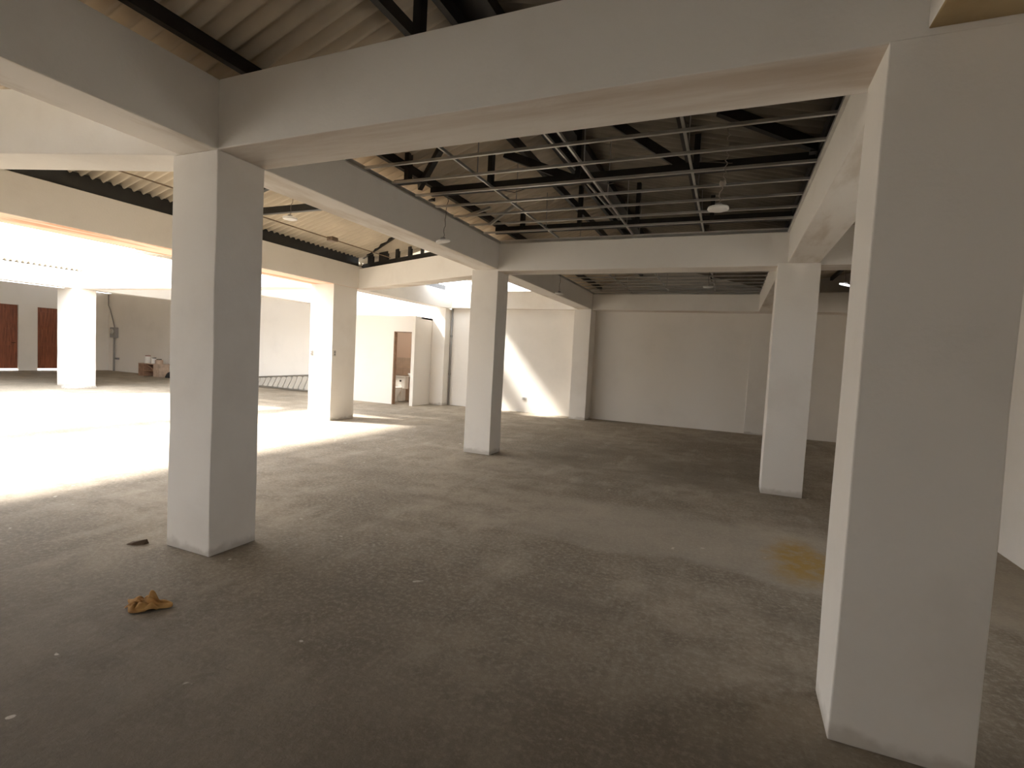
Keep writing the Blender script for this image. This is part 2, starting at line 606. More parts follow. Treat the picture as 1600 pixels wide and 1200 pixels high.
for label, x0, x1, y0, y1, key in COLUMNS:
    top = HB
    bm = bmesh.new()
    # slightly wavy plastered shaft
    n = 6
    rings = []
    for i in range(n + 1):
        z = top * i / n
        j = [random.uniform(-0.004, 0.004) for _ in range(8)]
        rings.append([bm.verts.new(p) for p in ((x0 + j[0], y0 + j[1], z), (x1 + j[2], y0 + j[3], z),
                                                (x1 + j[4], y1 + j[5], z), (x0 + j[6], y1 + j[7], z))])
    for a, c in zip(rings, rings[1:]):
        for k in range(4):
            bm.faces.new((a[k], a[(k + 1) % 4], c[(k + 1) % 4], c[k]))
    bm.faces.new(rings[0][::-1])
    bm.faces.new(rings[-1])
    tag(obj('column', bm, M['column'], bevel=0.006), label, 'column', kind='structure')


# ------------------------------------------------------------------ beams
def beam(label, p, q, r, s, z0=HB, z1=HT, soffit='soffit'):
    """Four plan corners in order; underside gets the stained soffit paint."""
    b_ = bmesh.new()
    prism(b_, [p, q, r, s], z0, z1)
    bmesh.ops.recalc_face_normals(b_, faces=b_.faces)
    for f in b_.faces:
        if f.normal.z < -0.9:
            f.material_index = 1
    return tag(obj('beam', b_, [M['paint'], M[soffit]], bevel=0.008), label, 'beam', kind='structure')


def rbeam(label, x0, x1, y0, y1, **k):
    return beam(label, (x0, y0), (x1, y0), (x1, y1), (x0, y1), **k)


rbeam('wide near beam crossing the top of the view between the two nearest columns', -3.235, 2.29, 2.42, 2.81, z1=3.23)
rbeam('dark beam coming overhead from the near rag column', -3.61, -3.236, -4.0, 2.795, z1=3.23, soffit='soffit_y')
rbeam('beam running inward from the near rag column to the middle column', -3.62, -3.245, 2.796, 7.33, soffit='soffit_y')
rbeam('beam running from the middle column to the back wall pilaster', -3.62, -3.255, 7.331, 13.06, soffit='soffit_y')
rbeam('stained ochre beam coming overhead from the nearest column', 0.595, 0.93, -4.0, 2.419, z0=2.806, soffit='ochre')
rbeam('beam running inward behind the nearest column to the tan column', 0.545, 0.88, 2.811, 6.929, soffit='soffit_y')
rbeam('beam running from the tan column to the back wall', 0.50, 0.86, 7.301, 12.599, soffit='soffit_y')
rbeam('cross beam between the middle column and the tan column', -3.244, 2.29, 6.93, 7.30, z0=2.75)
rbeam('beam along the top of the back wall above the blank bay', -3.254, 2.29, 12.6, 13.06)
rbeam('sunlit beam on the back wall above the toilet corner', -7.52, -3.621, 12.9, 13.06, z0=2.80, z1=3.28)
beam('slanting pale beam from the near column out to the open bay', (-3.612, 2.42), (-3.612, 2.77), (-7.45, 1.62), (-7.45, 1.27),
     z1=3.23, soffit='paint')
rbeam('beam bordering the open sunlit bay, peach tinted underneath', -8.10, -7.42, -4.0, 8.955, z1=3.25, soffit='soffit_peach')
rbeam('grey beam behind the broad sunlit column towards the toilet corner', -7.82, -7.45, 8.96, 12.9, z1=3.25, soffit='soffit_y')
beam('slanting beam from the middle column to the broad sunlit column', (-3.621, 7.30), (-3.621, 7.66), (-7.44, 9.22), (-7.42, 8.87))
rbeam('sunlit cross beam between the broad column and the far column', -17.0, -8.101, 8.58, 8.95, z1=3.25)
rbeam('blown out white beam over the middle of the open bay', -11.95, -11.54, -4.0, 8.579, z1=3.25, soffit='paint')
rbeam('beam running from the hidden column to the shaded back wall', -11.95, -11.54, 8.951, 13.2, z1=3.25, soffit='soffit_y')
rbeam('far beam bordering the open bay beside the doors', -17.42, -17.0, -4.0, 13.35, z1=3.25, soffit='soffit_y')


# ------------------------------------------------------------------ corrugated roofs
PITCH = 0.12


def sheet_mesh(length, mat, waves=8, amp=0.033, thick=0.008):
    """One corrugated sheet: ridges run along local X (0..length), waves along local Y."""
    b_ = bmesh.new()
    per = 8
    n = waves * per
    cols_ = []
    for i in range(n + 1):
        y = PITCH * i / per
        z = amp * math.sin(2 * math.pi * i / per)
        cols_.append([b_.verts.new((x, y, z + d)) for x in (0, length) for d in (0, thick)])
    for a, c in zip(cols_, cols_[1:]):
        b_.faces.new((a[0], c[0], c[2], a[2]))
        b_.faces.new((a[1], a[3], c[3], c[1]))
        b_.faces.new((a[0], a[1], c[1], c[0]))
        b_.faces.new((a[2], c[2], c[3], a[3]))
    for a in (cols_[0], cols_[-1]):
        b_.faces.new((a[0], a[2], a[3], a[1]))
    bmesh.ops.recalc_face_normals(b_, faces=b_.faces)
    me = bpy.data.meshes.new('roof_sheet')
    b_.to_mesh(me)
    b_.free()
    for p in me.polygons:
        p.use_smooth = True
    me.materials.append(M[mat])
    return me


def slope(roof, xa, za, xb, zb, y0, y1, clear=None, mat='sheet'):
    """Sheets from eave (xa, za) to ridge (xb, zb), laid side by side along y."""
    L_ = math.hypot(xb - xa, zb - za) + 0.05
    me = sheet_mesh(L_, mat)
    me_clear = sheet_mesh(L_, 'skylight') if clear else None
    ang = math.atan2(zb - za, abs(xb - xa))
    step = PITCH * 8
    k, y = 0, y0
    while y < y1 - 0.05:
        o = bpy.data.objects.new('roof_sheet', me_clear if clear and k in clear else me)
        COL.objects.link(o)
        o.parent = roof
        if xb > xa:
            o.matrix_local = Matrix.Translation((xa, y, za + 0.004 * (k % 2))) @ Matrix.Rotation(-ang, 4, 'Y')
        else:
            o.matrix_local = Matrix.Translation((xa, y + step, za + 0.004 * (k % 2))) @ Matrix.Rotation(math.pi, 4, 'Z') @ Matrix.Rotation(-ang, 4, 'Y')
        k += 1
        y += step


def purlin(roof, x, z, y0, y1, w=0.05, h=0.09):
    b_ = bmesh.new()
    bar(b_, (x, y0, z), (x, y1, z), w, h)
    return obj('purlin', b_, M['steel'], roof)


# main bay: gable from x = -3.35 over a ridge at x = -1.7 down to x = 0.75
r1 = thing('roof', 'corrugated gable roof over the bay with the ceiling grid', 'roof', kind='structure')
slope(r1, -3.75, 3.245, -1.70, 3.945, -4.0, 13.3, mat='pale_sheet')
slope(r1, 0.78, 3.32, -1.70, 3.94, -4.0, 13.3, mat='dark_sheet')
for x, z in ((-3.17, 3.365), (-2.16, 3.68), (-1.88, 3.78), (-1.62, 3.82), (-0.52, 3.56), (0.55, 3.30)):
    purlin(r1, x, z, -4.0, 13.05)
bm = bmesh.new()
bar(bm, (-1.75, -4.0, 3.86), (-1.75, 13.05, 3.86), 0.30, 0.012)
obj('ridge_cap', bm, M['steel'], r1)
# side strip to the right wall
r2 = thing('roof', 'narrow lean-to roof between the nearest column and the side wall', 'roof', kind='structure')
slope(r2, 0.70, 3.34, 2.45, 3.75, -4.0, 13.3)
for x, z in ((1.0, 3.36), (1.9, 3.56)):
    purlin(r2, x, z, -4.0, 13.05)
# second bay: gable from the border beam, open to the sky beyond y = 9
r3 = thing('roof', 'corrugated roof over the bay left of the near column', 'roof', kind='structure')
slope(r3, -7.62, 3.40, -5.35, 4.02, -4.0, 8.7)
slope(r3, -3.76, 3.30, -5.35, 4.03, -4.0, 8.7, clear=(6, 8, 10, 12))  # translucent sheets added out of view as extra fill light
for x, z, w, h in ((-7.46, 3.35, 0.06, 0.20), (-5.45, 3.93, 0.06, 0.11), (-4.0, 3.47, 0.06, 0.09)):
    purlin(r3, x, z, -4.0, 8.85, w, h)
bm = bmesh.new()
box(bm, -7.79, -7.76, -4.0, 13.05, 3.25, 3.46)
obj('fascia_board', bm, M['steel'], r3)
slope(r3, -3.76, 3.30, -5.35, 4.03, 8.68, 13.2)
slope(r3, -7.62, 3.40, -5.35, 4.02, 8.68, 10.8, clear=(1,))
slope(r3, -7.0, 3.595, -5.35, 4.02, 10.6, 13.2)
# far covered bays
r4 = thing('roof', 'low corrugated roof over the shaded far corner with the doors', 'roof', kind='structure')
slope(r4, -17.05, 3.29, -21.0, 4.1, -4.0, 13.9)
slope(r4, -24.95, 3.36, -21.0, 4.1, -4.0, 13.9)
r5 = thing('roof', 'low corrugated roof behind the sunlit cross beam', 'roof', kind='structure')
slope(r5, -11.60, 3.36, -14.4, 3.95, 8.85, 13.4)
slope(r5, -17.25, 3.36, -14.4, 3.95, 8.85, 13.4)
slope(r5, -11.80, 3.36, -9.65, 3.85, 8.85, 11.7)
slope(r5, -7.62, 3.36, -9.65, 3.85, 8.85, 11.7)


r6 = thing('roof', 'unseen corrugated roof added to hold back light at the near end of the open bay', 'roof', kind='structure')
slope(r6, -7.70, 3.36, -8.75, 3.55, -1.2, 8.6, mat='skylight')  # unseen translucent strip, added to soften the sun edge on the floor
slope(r6, -11.60, 3.36, -14.4, 3.95, -4.0, -1.2)  # unseen cover from here on, added to cut light from the near end
slope(r6, -17.25, 3.36, -14.4, 3.95, -4.0, -1.2)
slope(r6, -11.80, 3.36, -9.65, 3.85, -4.0, -1.2)
slope(r6, -7.62, 3.36, -9.65, 3.85, -4.0, -1.2)


# ------------------------------------------------------------------ roof trusses
def roof_z(x):
    return 3.33 + (x + 3.36) * 0.3614 if x < -1.7 else 3.32 + (0.78 - x) * 0.25


def truss(y, zc, posts, braces, label):
    t = thing('roof_truss', label, 'truss', (0, y, zc))
    b_ = bmesh.new()
    bar(b_, (-3.16, 0, 0), (0.60, 0, 0), 0.05, 0.09)
    obj('bottom_chord', b_, M['steel'], t)
    for x in posts:
        b_ = bmesh.new()
        bar(b_, (x, 0, 0), (x, 0, roof_z(x) - zc - 0.06), 0.07, 0.05, (1, 0, 0))
        obj('post', b_, M['steel'], t)
    for xa, za, xb, zb in braces:
        b_ = bmesh.new()
        bar(b_, (xa, 0.03, za - zc), (xb, 0.03, zb - zc), 0.05, 0.08, (0, 0, 1))
        obj('brace', b_, M['steel'], t)
    return t


truss(4.92, 3.265, (-2.44, -1.49, -0.40), ((-1.2, 3.80, -0.48, 3.28), (-2.3, 3.60, -1.55, 3.28)),
      'black steel truss spanning above the ceiling grid, nearest in the bay')
truss(6.62, 3.255, (-2.76, -1.95, -1.20, -0.32), (),
      'black steel truss just in front of the far cross beam')
truss(2.60, 3.28, (-1.80, -0.45), (), 'black steel truss sitting right above the wide near beam')
truss(9.9, 3.30, (-2.95, -1.6, -0.2), (), 'black steel truss in the rear bay near the back wall')
t = thing('roof_brace', 'short black post with a leaning strut on the beam edge', 'brace', (-3.08, 4.36, 3.2))
bm = bmesh.new()
bar(bm, (0, 0, 0.0), (0, 0, 0.26), 0.07, 0.05, (1, 0, 0))
obj('post', bm, M['steel'], t)
bm = bmesh.new()
bar(bm, (-0.14, 0.42, 0.08), (0.36, 0.01, 0.28), 0.05, 0.075)
obj('strut', bm, M['steel'], t)
bm = bmesh.new()
bar(bm, (-0.14, 0.0, -0.015), (0.14, 0.0, -0.015), 0.08, 0.03)
obj('foot_plate', bm, M['steel'], t)
t = thing('roof_brace', 'leaning black brace under the roof close to the beam behind the nearest column', 'brace', (0.17, 4.5, 3.36))
bm = bmesh.new()
bar(bm, (-0.38, -0.2, 0.115), (0.36, 0.28, -0.06), 0.05, 0.09)
obj('strut', bm, M['steel'], t)
bm = bmesh.new()
bar(bm, (0.30, 0.28, -0.09), (0.40, 0.28, -0.09), 0.08, 0.03)
obj('foot_plate', bm, M['steel'], t)

# truss in the second bay, seen behind the lamp
t = thing('roof_truss', 'dark timber tie beam under the corrugated roof left of the long beam', 'truss', (-5.4, 5.35, 3.36))
bm = bmesh.new()
bar(bm, (-2.0, 0, 0), (2.0, 0, 0), 0.06, 0.09)
obj('bottom_chord', bm, M['steel'], t)
for s in (-1, 1):
    bm = bmesh.new()
    bar(bm, (s * 2.0, 0, 0.03), (0.05, 0, 0.53), 0.06, 0.08)
    obj('rafter', bm, M['steel'], t)
    bm = bmesh.new()
    bar(bm, (s * 0.9, 0, 0), (s * 0.9, 0, 0.27), 0.06, 0.05, (1, 0, 0))
    obj('post', bm, M['steel'], t)

# open gable end over the slanting beam: daylight shows through the gaps
t = thing('gable_frame', 'dark gable frame with bright daylight gaps above the slanting beam', 'frame', (0, 0, 0))
P0, P1 = Vector((-3.7, 7.50, 0)), Vector((-7.42, 9.03, 0))
bm = bmesh.new()
bar(bm, P0 + Vector((0, 0, 3.26)), P1 + Vector((0, 0, 3.26)), 0.08, 0.12)
obj('wall_plate', bm, M['steel'], t)
for f, w in ((0.03, 0.10), (0.13, 0.10), (0.23, 0.10), (0.36, 0.14), (0.46, 0.05), (0.56, 0.09), (0.67, 0.10), (0.80, 0.32), (0.93, 0.20)):
    p = P0.lerp(P1, f)
    d_ = (P1 - P0).normalized() * (w / 2)
    bm = bmesh.new()
    bar(bm, (p.x - d_.x, p.y - d_.y, 3.41), (p.x + d_.x, p.y + d_.y, 3.41), 0.05, 0.18)
    obj('post', bm, M['steel'], t)
bm = bmesh.new()
a_, b_, c_ = P1 + Vector((0, 0, 3.46)), P0.lerp(P1, 0.45) + Vector((0, 0, 3.98)), P0 + Vector((0, 0, 3.46))
off = Vector((0.0, 0.03, 0))
va = [bm.verts.new(v) for v in (a_, b_, c_)]
vb = [bm.verts.new(v + off) for v in (a_, b_, c_)]
bm.faces.new(va)
bm.faces.new(vb[::-1])
for k in range(3):
    bm.faces.new((va[k], va[(k + 1) % 3], vb[(k + 1) % 3], vb[k]))
obj('gable_panel', bm, M['sheet'], t)
bm = bmesh.new()
bar(bm, P1 + Vector((0, -0.06, 3.47)), P0.lerp(P1, 0.45) + Vector((0, -0.06, 3.98)), 0.05, 0.08)
obj('verge_rafter', bm, M['steel'], t)


# ------------------------------------------------------------------ suspended ceiling grids
def channel(b_, p, q, w=0.022, h=0.02):
    """Thin open metal channel: web with two flanges turned up."""
    p, q = Vector(p), Vector(q)
    d = (q - p).normalized()
    s = d.cross(Vector((0, 0, 1))) * (w / 2)
    bar(b_, p, q, w, 0.004)
    up = Vector((0, 0, h / 2))
    bar(b_, p + s + up, q + s + up, 0.004, h)
    bar(b_, p - s + up, q - s + up, 0.004, h)


def ceiling_grid(label, y0, y1, z, ys, xs, carriers, straps=()):
    t = thing('ceiling_grid', label, 'ceiling frame', (-1.35, (y0 + y1) / 2, z))
    ox, oy = -1.35, (y0 + y1) / 2
    for y in ys:
        b_ = bmesh.new()
        channel(b_, (-3.22 - ox, y - oy, 0), (0.525 - ox, y - oy, 0))
        obj('cross_channel', b_, M['zinc'], t)
    for x in xs:
        b_ = bmesh.new()
        channel(b_, (x - ox, y0 - oy, 0.03), (x - ox, y1 - oy, 0.03), 0.016, 0.022)
        obj('main_runner', b_, M['zinc'], t)
    for xa, xb in carriers:
        b_ = bmesh.new()
        channel(b_, (xa - ox, y0 + 0.3 - oy, 0.19), (xb - ox, y1 - 0.05 - oy, 0.19), 0.014, 0.022)
        obj('carrier_channel', b_, M['zinc'], t)
    for xa, ya, za, xb, yb, zb in straps:
        b_ = bmesh.new()
        bar(b_, (xa - ox, ya - oy, za - z), (xb - ox, yb - oy, zb - z), 0.03, 0.03)
        obj('brace_strap', b_, M['zinc'], t)
    for x in (-3.225, 0.53):
        b_ = bmesh.new()
        bar(b_, (x - ox, y0 - oy, 0.0), (x - ox, y1 - oy, 0.0), 0.025, 0.03)
        obj('edge_angle', b_, M['zinc'], t)
    for y in (y0 + 0.012, y1 - 0.012):
        b_ = bmesh.new()
        bar(b_, (-3.22 - ox, y - oy, 0.0), (0.525 - ox, y - oy, 0.0), 0.022, 0.03)
        obj('edge_angle', b_, M['zinc'], t)
    for x in xs:
        for i in range(4):
            y = y0 + (y1 - y0) * (i + 0.5) / 4 + random.uniform(-0.1, 0.1)
            b_ = bmesh.new()
            bar(b_, (x - ox, y - oy, 0.03), (x - ox + random.uniform(-0.02, 0.02), y - oy, roof_z(x) - z - 0.05), 0.012, 0.006, (1, 0, 0))
            obj('hanger_strap', b_, M['pipe'], t)


ceiling_grid('bare metal suspended ceiling grid between the four nearest columns', 2.82, 6.92, 3.155,
             [3.05 + 0.412 * k for k in range(9)], (-2.33, -1.30, -0.42), ((-1.57, -1.46),), ((-3.2, 5.8, 3.24, -2.86, 5.8, 3.33), (-2.86, 5.8, 3.12, -2.55, 5.8, 3.33)))
ceiling_grid('bare metal suspended ceiling grid in the rear bay by the back wall', 7.31, 12.59, 3.165,
             [7.72 + 0.412 * k for k in range(12)], (-2.30, -1.42, -0.42), ())


# ------------------------------------------------------------------ lamps
def lamp_parts(t, cord_pts, r=0.085, tilt=(0, 0, 0), glow=False, rose=None):
    b_ = bmesh.new()
    lathe(b_, [(r * 0.86, 0.0), (r * 0.97, 0.004), (r, 0.012), (r * 0.96, 0.024), (r * 0.55, 0.031), (0.02, 0.034)], 28)
    d = obj('lamp_disc', b_, M['glow'] if glow else M['plastic'], t, smooth=True)
    d.rotation_euler = tilt
    b_ = bmesh.new()
    lathe(b_, [(0.028, 0.030), (0.028, 0.052), (0.012, 0.058)], 12)
    h_ = obj('lamp_cap', b_, M['grey'], d)
    b_ = bmesh.new()
    tube(b_, cord_pts, 0.0035, 6)
    obj('cord', b_, M['cord_light'] if rose else M['cord'], t)
    if rose:
        b_ = bmesh.new()
        lathe(b_, [(0.004, -0.03), (0.022, -0.02), (0.027, 0.0), (0.02, 0.02), (0.004, 0.028)], 14, rose)
        obj('cord_connector', b_, M['cord_light'], t, smooth=True)


def twisted(p, q, n=14, a=0.012):
    p, q = Vector(p), Vector(q)
    return [p.lerp(q, i / n) + Vector((a * math.sin(i * 1.9), a * math.cos(i * 1.3), 0)) * (0 if i in (0, n) else 1) for i in range(n + 1)]


t = thing('pendant_lamp', 'round white disc lamp hanging below the nearest ceiling grid, on a twisted cord', 'lamp', (-0.18, 4.62, 2.80),
          'disc pendant lamps')
lamp_parts(t, twisted((0, 0, 0.05), (0.02, -0.08, 0.18), 5) + twisted((0.03, -0.09, 0.2), (0.05, -0.13, 0.45)) + twisted((0.05, -0.14, 0.46), (0.03, 0.2, 0.78), 8),
           rose=(0.025, -0.09, 0.19))
t = thing('pendant_lamp', 'tilted white disc lamp hanging against the long inward beam', 'lamp', (-3.125, 5.16, 2.77), 'disc pendant lamps')
lamp_parts(t, twisted((0, 0, 0.05), (0.01, 0.02, 0.40), 10, 0.006) + twisted((0.01, 0.02, 0.42), (0.05, 0.0, 0.62), 4), tilt=(0.12, -0.16, 0))
t = thing('pendant_lamp', 'white disc lamp hanging under the tan corrugated roof', 'lamp', (-5.0, 4.70, 3.01), 'disc pendant lamps')
lamp_parts(t, twisted((0, 0, 0.05), (0.0, 0.05, 0.38), 8, 0.006) + [Vector((0.0, 0.40, 0.70)), Vector((0.0, 0.42, 0.87))])
t = thing('pendant_lamp', 'small white disc lamp hanging below the rear ceiling grid', 'lamp', (-0.45, 9.76, 2.90), 'disc pendant lamps')
lamp_parts(t, twisted((0, 0, 0.05), (0.0, 0.0, 0.42), 8, 0.006))
t = thing('pendant_lamp', 'small tilted disc lamp against the beam near the back wall pilaster', 'lamp', (-3.125, 9.5, 2.75),
          'disc pendant lamps')
lamp_parts(t, twisted((0, 0, 0.05), (0.01, 0.0, 0.42), 8, 0.006) + [Vector((0.04, 0.0, 0.60))], tilt=(0.1, 0.12, 0))
t = thing('pendant_lamp', 'small bright glowing lamp beside the nearest column, high in the rear bay', 'lamp', (1.62, 9.8, 2.93),
          'disc pendant lamps')
lamp_parts(t, twisted((0, 0, 0.05), (0.0, 0.0, 0.58), 8, 0.006), tilt=(0.15, 0.25, 0), glow=True)

# loose wiring above the grid
t = thing('loose_cable', 'thin cable sagging above the near ceiling grid', 'cable', (-0.1, 4.8, 3.24))
pts = []
for i in range(25):
    u = i / 24
    pts.append((-0.1 - 2.7 * u + 0.1, 0.25 * math.sin(3 * u) + 0.15 * u, 0.0 + 0.10 * abs(math.sin(u * math.pi * 2.5))))
bm = bmesh.new()
tube(bm, pts, 0.004, 6)
obj('wire', bm, M['cord'], t)
t = thing('conduit', 'thin conduit with a junction box crossing under the tan corrugated roof', 'conduit', (-6.15, 0, 3.27))
bm = bmesh.new()
tube(bm, [(0.0, -2.0, 0.02), (-0.02, 3.0, 0.0), (0, 6.6, 0.0), (0.02, 8.2, 0.0)], 0.009, 8)
obj('pipe', bm, M['brown'], t)
bm = bmesh.new()
box(bm, -0.06, 0.06, 6.6, 6.74, -0.035, 0.035)
obj('junction_box', bm, M['brown'], t, bevel=0.008)

# ------------------------------------------------------------------ toilet cubicle in the back corner
cub = thing('toilet_cubicle', 'small white toilet room with an open doorway at the back wall', 'cubicle', (-8.9, 11.87, 0), kind='structure')
ox, oy = -8.9, 11.87
CL, CR, CT = -10.9, -7.95, 2.47


def part(name, x0, x1, y0, y1, z0, z1, mat, bevel=0.006):
    b_ = bmesh.new()
    box(b_, x0 - ox, x1 - ox, y0 - oy, y1 - oy, z0, z1)
    return obj(name, b_, M[mat], cub, bevel=bevel)


bm = bmesh.new()
for x0, x1, z0, z1 in ((CL, -8.64, 0, CT), (-8.64, -8.055, 2.03, CT), (-8.055, CR, 0, CT)):
    box(bm, x0 - ox, x1 - ox, 0, 0.1, z0, z1)
bmesh.ops.remove_doubles(bm, verts=bm.verts, dist=1e-5)
obj('front_panel', bm, M['wall'], cub)
part('side_panel', CR - 0.1, CR, 11.97, 13.05, 0, CT, 'wall')
part('side_panel', CL, CL + 0.1, 11.97, 13.1, 0, CT, 'wall')
part('ceiling_panel', CL, CR, 12.15, 13.05, CT - 0.06, CT, 'wall')  # unseen partial ceiling, placed to dim the daylight inside the cubicle
part('inner_wall', CL + 0.1, CR - 0.1, 13.0, 13.04, 1.3, CT, 'bath_wall', 0)
part('inner_side', CR - 0.13, CR - 0.101, 11.98, 13.0, 1.3, CT, 'bath_wall', 0)
k = 0
tile_me = None
for i in range(4):
    for j in range(4):
        w, h_ = 0.33, 0.325
        x0 = -9.42 + i * w
        if tile_me is None:
            b_ = bmesh.new()
            box(b_, 0.003, w - 0.003, 0, 0.03, 0.003, h_ - 0.003)
            first = obj('tile', b_, M['tile'], cub, bevel=0.003)
            first.location = (x0 - ox, 13.0 - oy, j * h_)
            tile_me = first
        else:
            copy_mesh(tile_me, cub, (x0 - ox, 13.0 - oy, j * h_))
part('inner_backing', -9.45, CR - 0.1, 13.031, 13.045, 0, 1.3, 'rubble', 0)
part('door_frame', -8.64, -8.605, 11.865, 11.98, 0, 2.03, 'wood_frame', 0.002)
part('door_frame', -8.605, -8.055, 11.90, 11.97, 2.005, 2.03, 'wood_frame', 0.002)

t = thing('toilet', 'white ceramic toilet seen through the cubicle doorway', 'toilet', (-9.0, 12.72, 0))
bm = bmesh.new()
lathe(bm, [(0.12, 0.0), (0.10, 0.05), (0.095, 0.18), (0.17, 0.33), (0.19, 0.39), (0.185, 0.40)], 24, (0, -0.22, 0), 0.95, 1.25)
obj('bowl', bm, M['ceramic'], t, smooth=True)
bm = bmesh.new()
lathe(bm, [(0.19, 0.0), (0.195, 0.015), (0.18, 0.03), (0.02, 0.034)], 24, (0, -0.22, 0.402), 0.95, 1.25)
obj('seat', bm, M['ceramic'], t, smooth=True)
bm = bmesh.new()
box(bm, -0.19, 0.19, 0.02, 0.22, 0.37, 0.72)
tk = obj('tank', bm, M['ceramic'], t, bevel=0.03, seg=3)
bm = bmesh.new()
box(bm, -0.205, 0.205, 0.0, 0.235, 0.722, 0.765)
obj('tank_lid', bm, M['ceramic'], t, bevel=0.015, seg=3)
bm = bmesh.new()
tube(bm, [(0.03, 0.02, 0.61), (0.03, -0.005, 0.61)], 0.028, 12)
obj('flush_button', bm, M['chrome'], tk)
bm = bmesh.new()
box(bm, -0.11, 0.11, -0.02, 0.2, 0.0, 0.37)
obj('pedestal', bm, M['ceramic'], t, bevel=0.03, seg=3)

t = thing('wash_basin', 'white wash basin on the inner side wall of the toilet cubicle', 'basin', (-8.30, 12.45, 0.78))
bm = bmesh.new()
lathe(bm, [(0.05, -0.08), (0.13, -0.03), (0.19, 0.06), (0.2, 0.09), (0.17, 0.09), (0.09, 0.0), (0.02, -0.01)], 24, (0, 0, 0), 0.9, 1.1)
obj('bowl', bm, M['ceramic'], t, smooth=True)
bm = bmesh.new()
lathe(bm, [(0.08, -0.78), (0.06, -0.5), (0.055, -0.09)], 16, (0.03, 0, 0))
obj('pedestal', bm, M['ceramic'], t, smooth=True)
bm = bmesh.new()
tube(bm, [(0.10, 0, 0.08), (0.10, 0, 0.18), (0.07, 0, 0.22), (0.02, 0, 0.20)], 0.012, 8)
obj('tap', bm, M['chrome'], t, smooth=True)

# grey drain pipe beside the cubicle
t = thing('drain_pipe', 'slim grey drain pipe up the back wall by the toilet corner', 'pipe', (-7.485, 13.03, 0))
bm = bmesh.new()
tube(bm, [(0, 0, 0), (0, 0, 3.28)], 0.022, 10)
obj('pipe', bm, M['pipe'], t, smooth=True)
for z in (0.9, 2.0, 2.78):
    bm = bmesh.new()
    tube(bm, [(0, 0, z - 0.03), (0, 0, z + 0.03)], 0.032, 10)
    obj('collar', bm, M['grey'], t)


# ------------------------------------------------------------------ switches and outlet
def plate(name, loc, size, normal, label, cat):
    t_ = thing(name, label, cat, loc)
    w, h_ = size
    b_ = bmesh.new()
    if normal == 'x':
        box(b_, 0, 0.012, -w / 2, w / 2, -h_ / 2, h_ / 2)
    else:
        box(b_, -w / 2, w / 2, -0.012, 0, -h_ / 2, h_ / 2)
    obj('cover_plate', b_, M['stainless'], t_, bevel=0.003)
    for s in (-1, 1):
        b_ = bmesh.new()
        zc = s * h_ * 0.2
        if normal == 'x':
            box(b_, 0.012, 0.02, -w * 0.28, w * 0.28, zc - h_ * 0.14, zc + h_ * 0.14)
        else:
            box(b_, -w * 0.28, w * 0.28, -0.02, -0.012, zc - h_ * 0.14, zc + h_ * 0.14)
        obj('rocker', b_, M['grey'], t_, bevel=0.002)


plate('light_switch', (-7.43, 8.215, 1.38), (0.075, 0.12), 'x', 'grey light switch on the inner face of the broad sunlit column', 'switch')
plate('light_switch', (-7.97, 8.15, 1.37), (0.075, 0.12), 'y', 'grey light switch on the sunlit front of the broad column', 'switch')
plate('power_outlet', (-5.13, 13.06, 0.375), (0.12, 0.075), 'y', 'small outlet plate low on the back wall beside the sun patch', 'outlet')

# ------------------------------------------------------------------ meter and conduit on the far back wall
t = thing('electric_meter', 'grey meter box with conduit on the shaded far back wall', 'meter', (-24.2, 13.58, 0))
bm = bmesh.new()
tube(bm, [(-0.02, -0.04, 0.0), (-0.02, -0.04, 1.42)], 0.035, 10)
obj('conduit', bm, M['pipe'], t, smooth=True)
bm = bmesh.new()
box(bm, -0.16, 0.18, -0.14, 0.02, 1.42, 1.86)
mb = obj('meter_box', bm, M['pipe'], t, bevel=0.02)
bm = bmesh.new()
lathe(bm, [(0.11, 0), (0.11, 0.03), (0.08, 0.05), (0.01, 0.055)], 20)
g = obj('dial', bm, M['stainless'], mb, smooth=True)
g.rotation_euler = (math.pi / 2, 0, 0)
g.location = (0.01, -0.14, 1.68)
bm = bmesh.new()
tube(bm, [(-0.02, -0.03, 1.86), (-0.15, -0.03, 2.2), (-0.32, -0.03, 2.6), (-0.45, -0.03, 2.8), (-0.46, -0.03, 3.25)], 0.02, 8)
obj('feed_cable', bm, M['grey'], t, smooth=True)
bm = bmesh.new()
box(bm, 0.06, 0.26, -0.06, 0.02, 0.50, 0.58)
obj('outlet_box', bm, M['grey'], t, bevel=0.008)

# ------------------------------------------------------------------ wooden stand with pots, far back wall
t = thing('wooden_stand', 'low brown wooden stand against the shaded far back wall', 'stand', (-20.72, 13.02, 0))
for nm, x0, x1, y0, y1, z0, z1, mat in (
        ('side_board', -0.62, -0.30, -0.22, 0.18, 0, 0.47, 'ply'), ('side_board', 0.28, 0.62, -0.22, 0.18, 0, 0.47, 'ply_light'),
        ('top_board', -0.64, 0.64, -0.22, 0.2, 0.47, 0.50, 'ply_light'), ('shelf', -0.30, 0.28, -0.2, 0.18, 0.20, 0.225, 'ply'),
        ('back_board', -0.30, 0.28, 0.15, 0.18, 0.0, 0.47, 'ply_light')):
    bm = bmesh.new()
    box(bm, x0, x1, y0, y1, z0, z1)
    obj(nm, bm, M[mat], t, bevel=0.005)
bm = bmesh.new()
tube(bm, [(-0.28, -0.2, 0.45), (-0.1, -0.2, 0.43), (0.05, -0.2, 0.38), (0.2, -0.2, 0.30), (0.27, -0.2, 0.22)], 0.018, 8)
obj('curved_rail', bm, M['ply'], t, smooth=True)


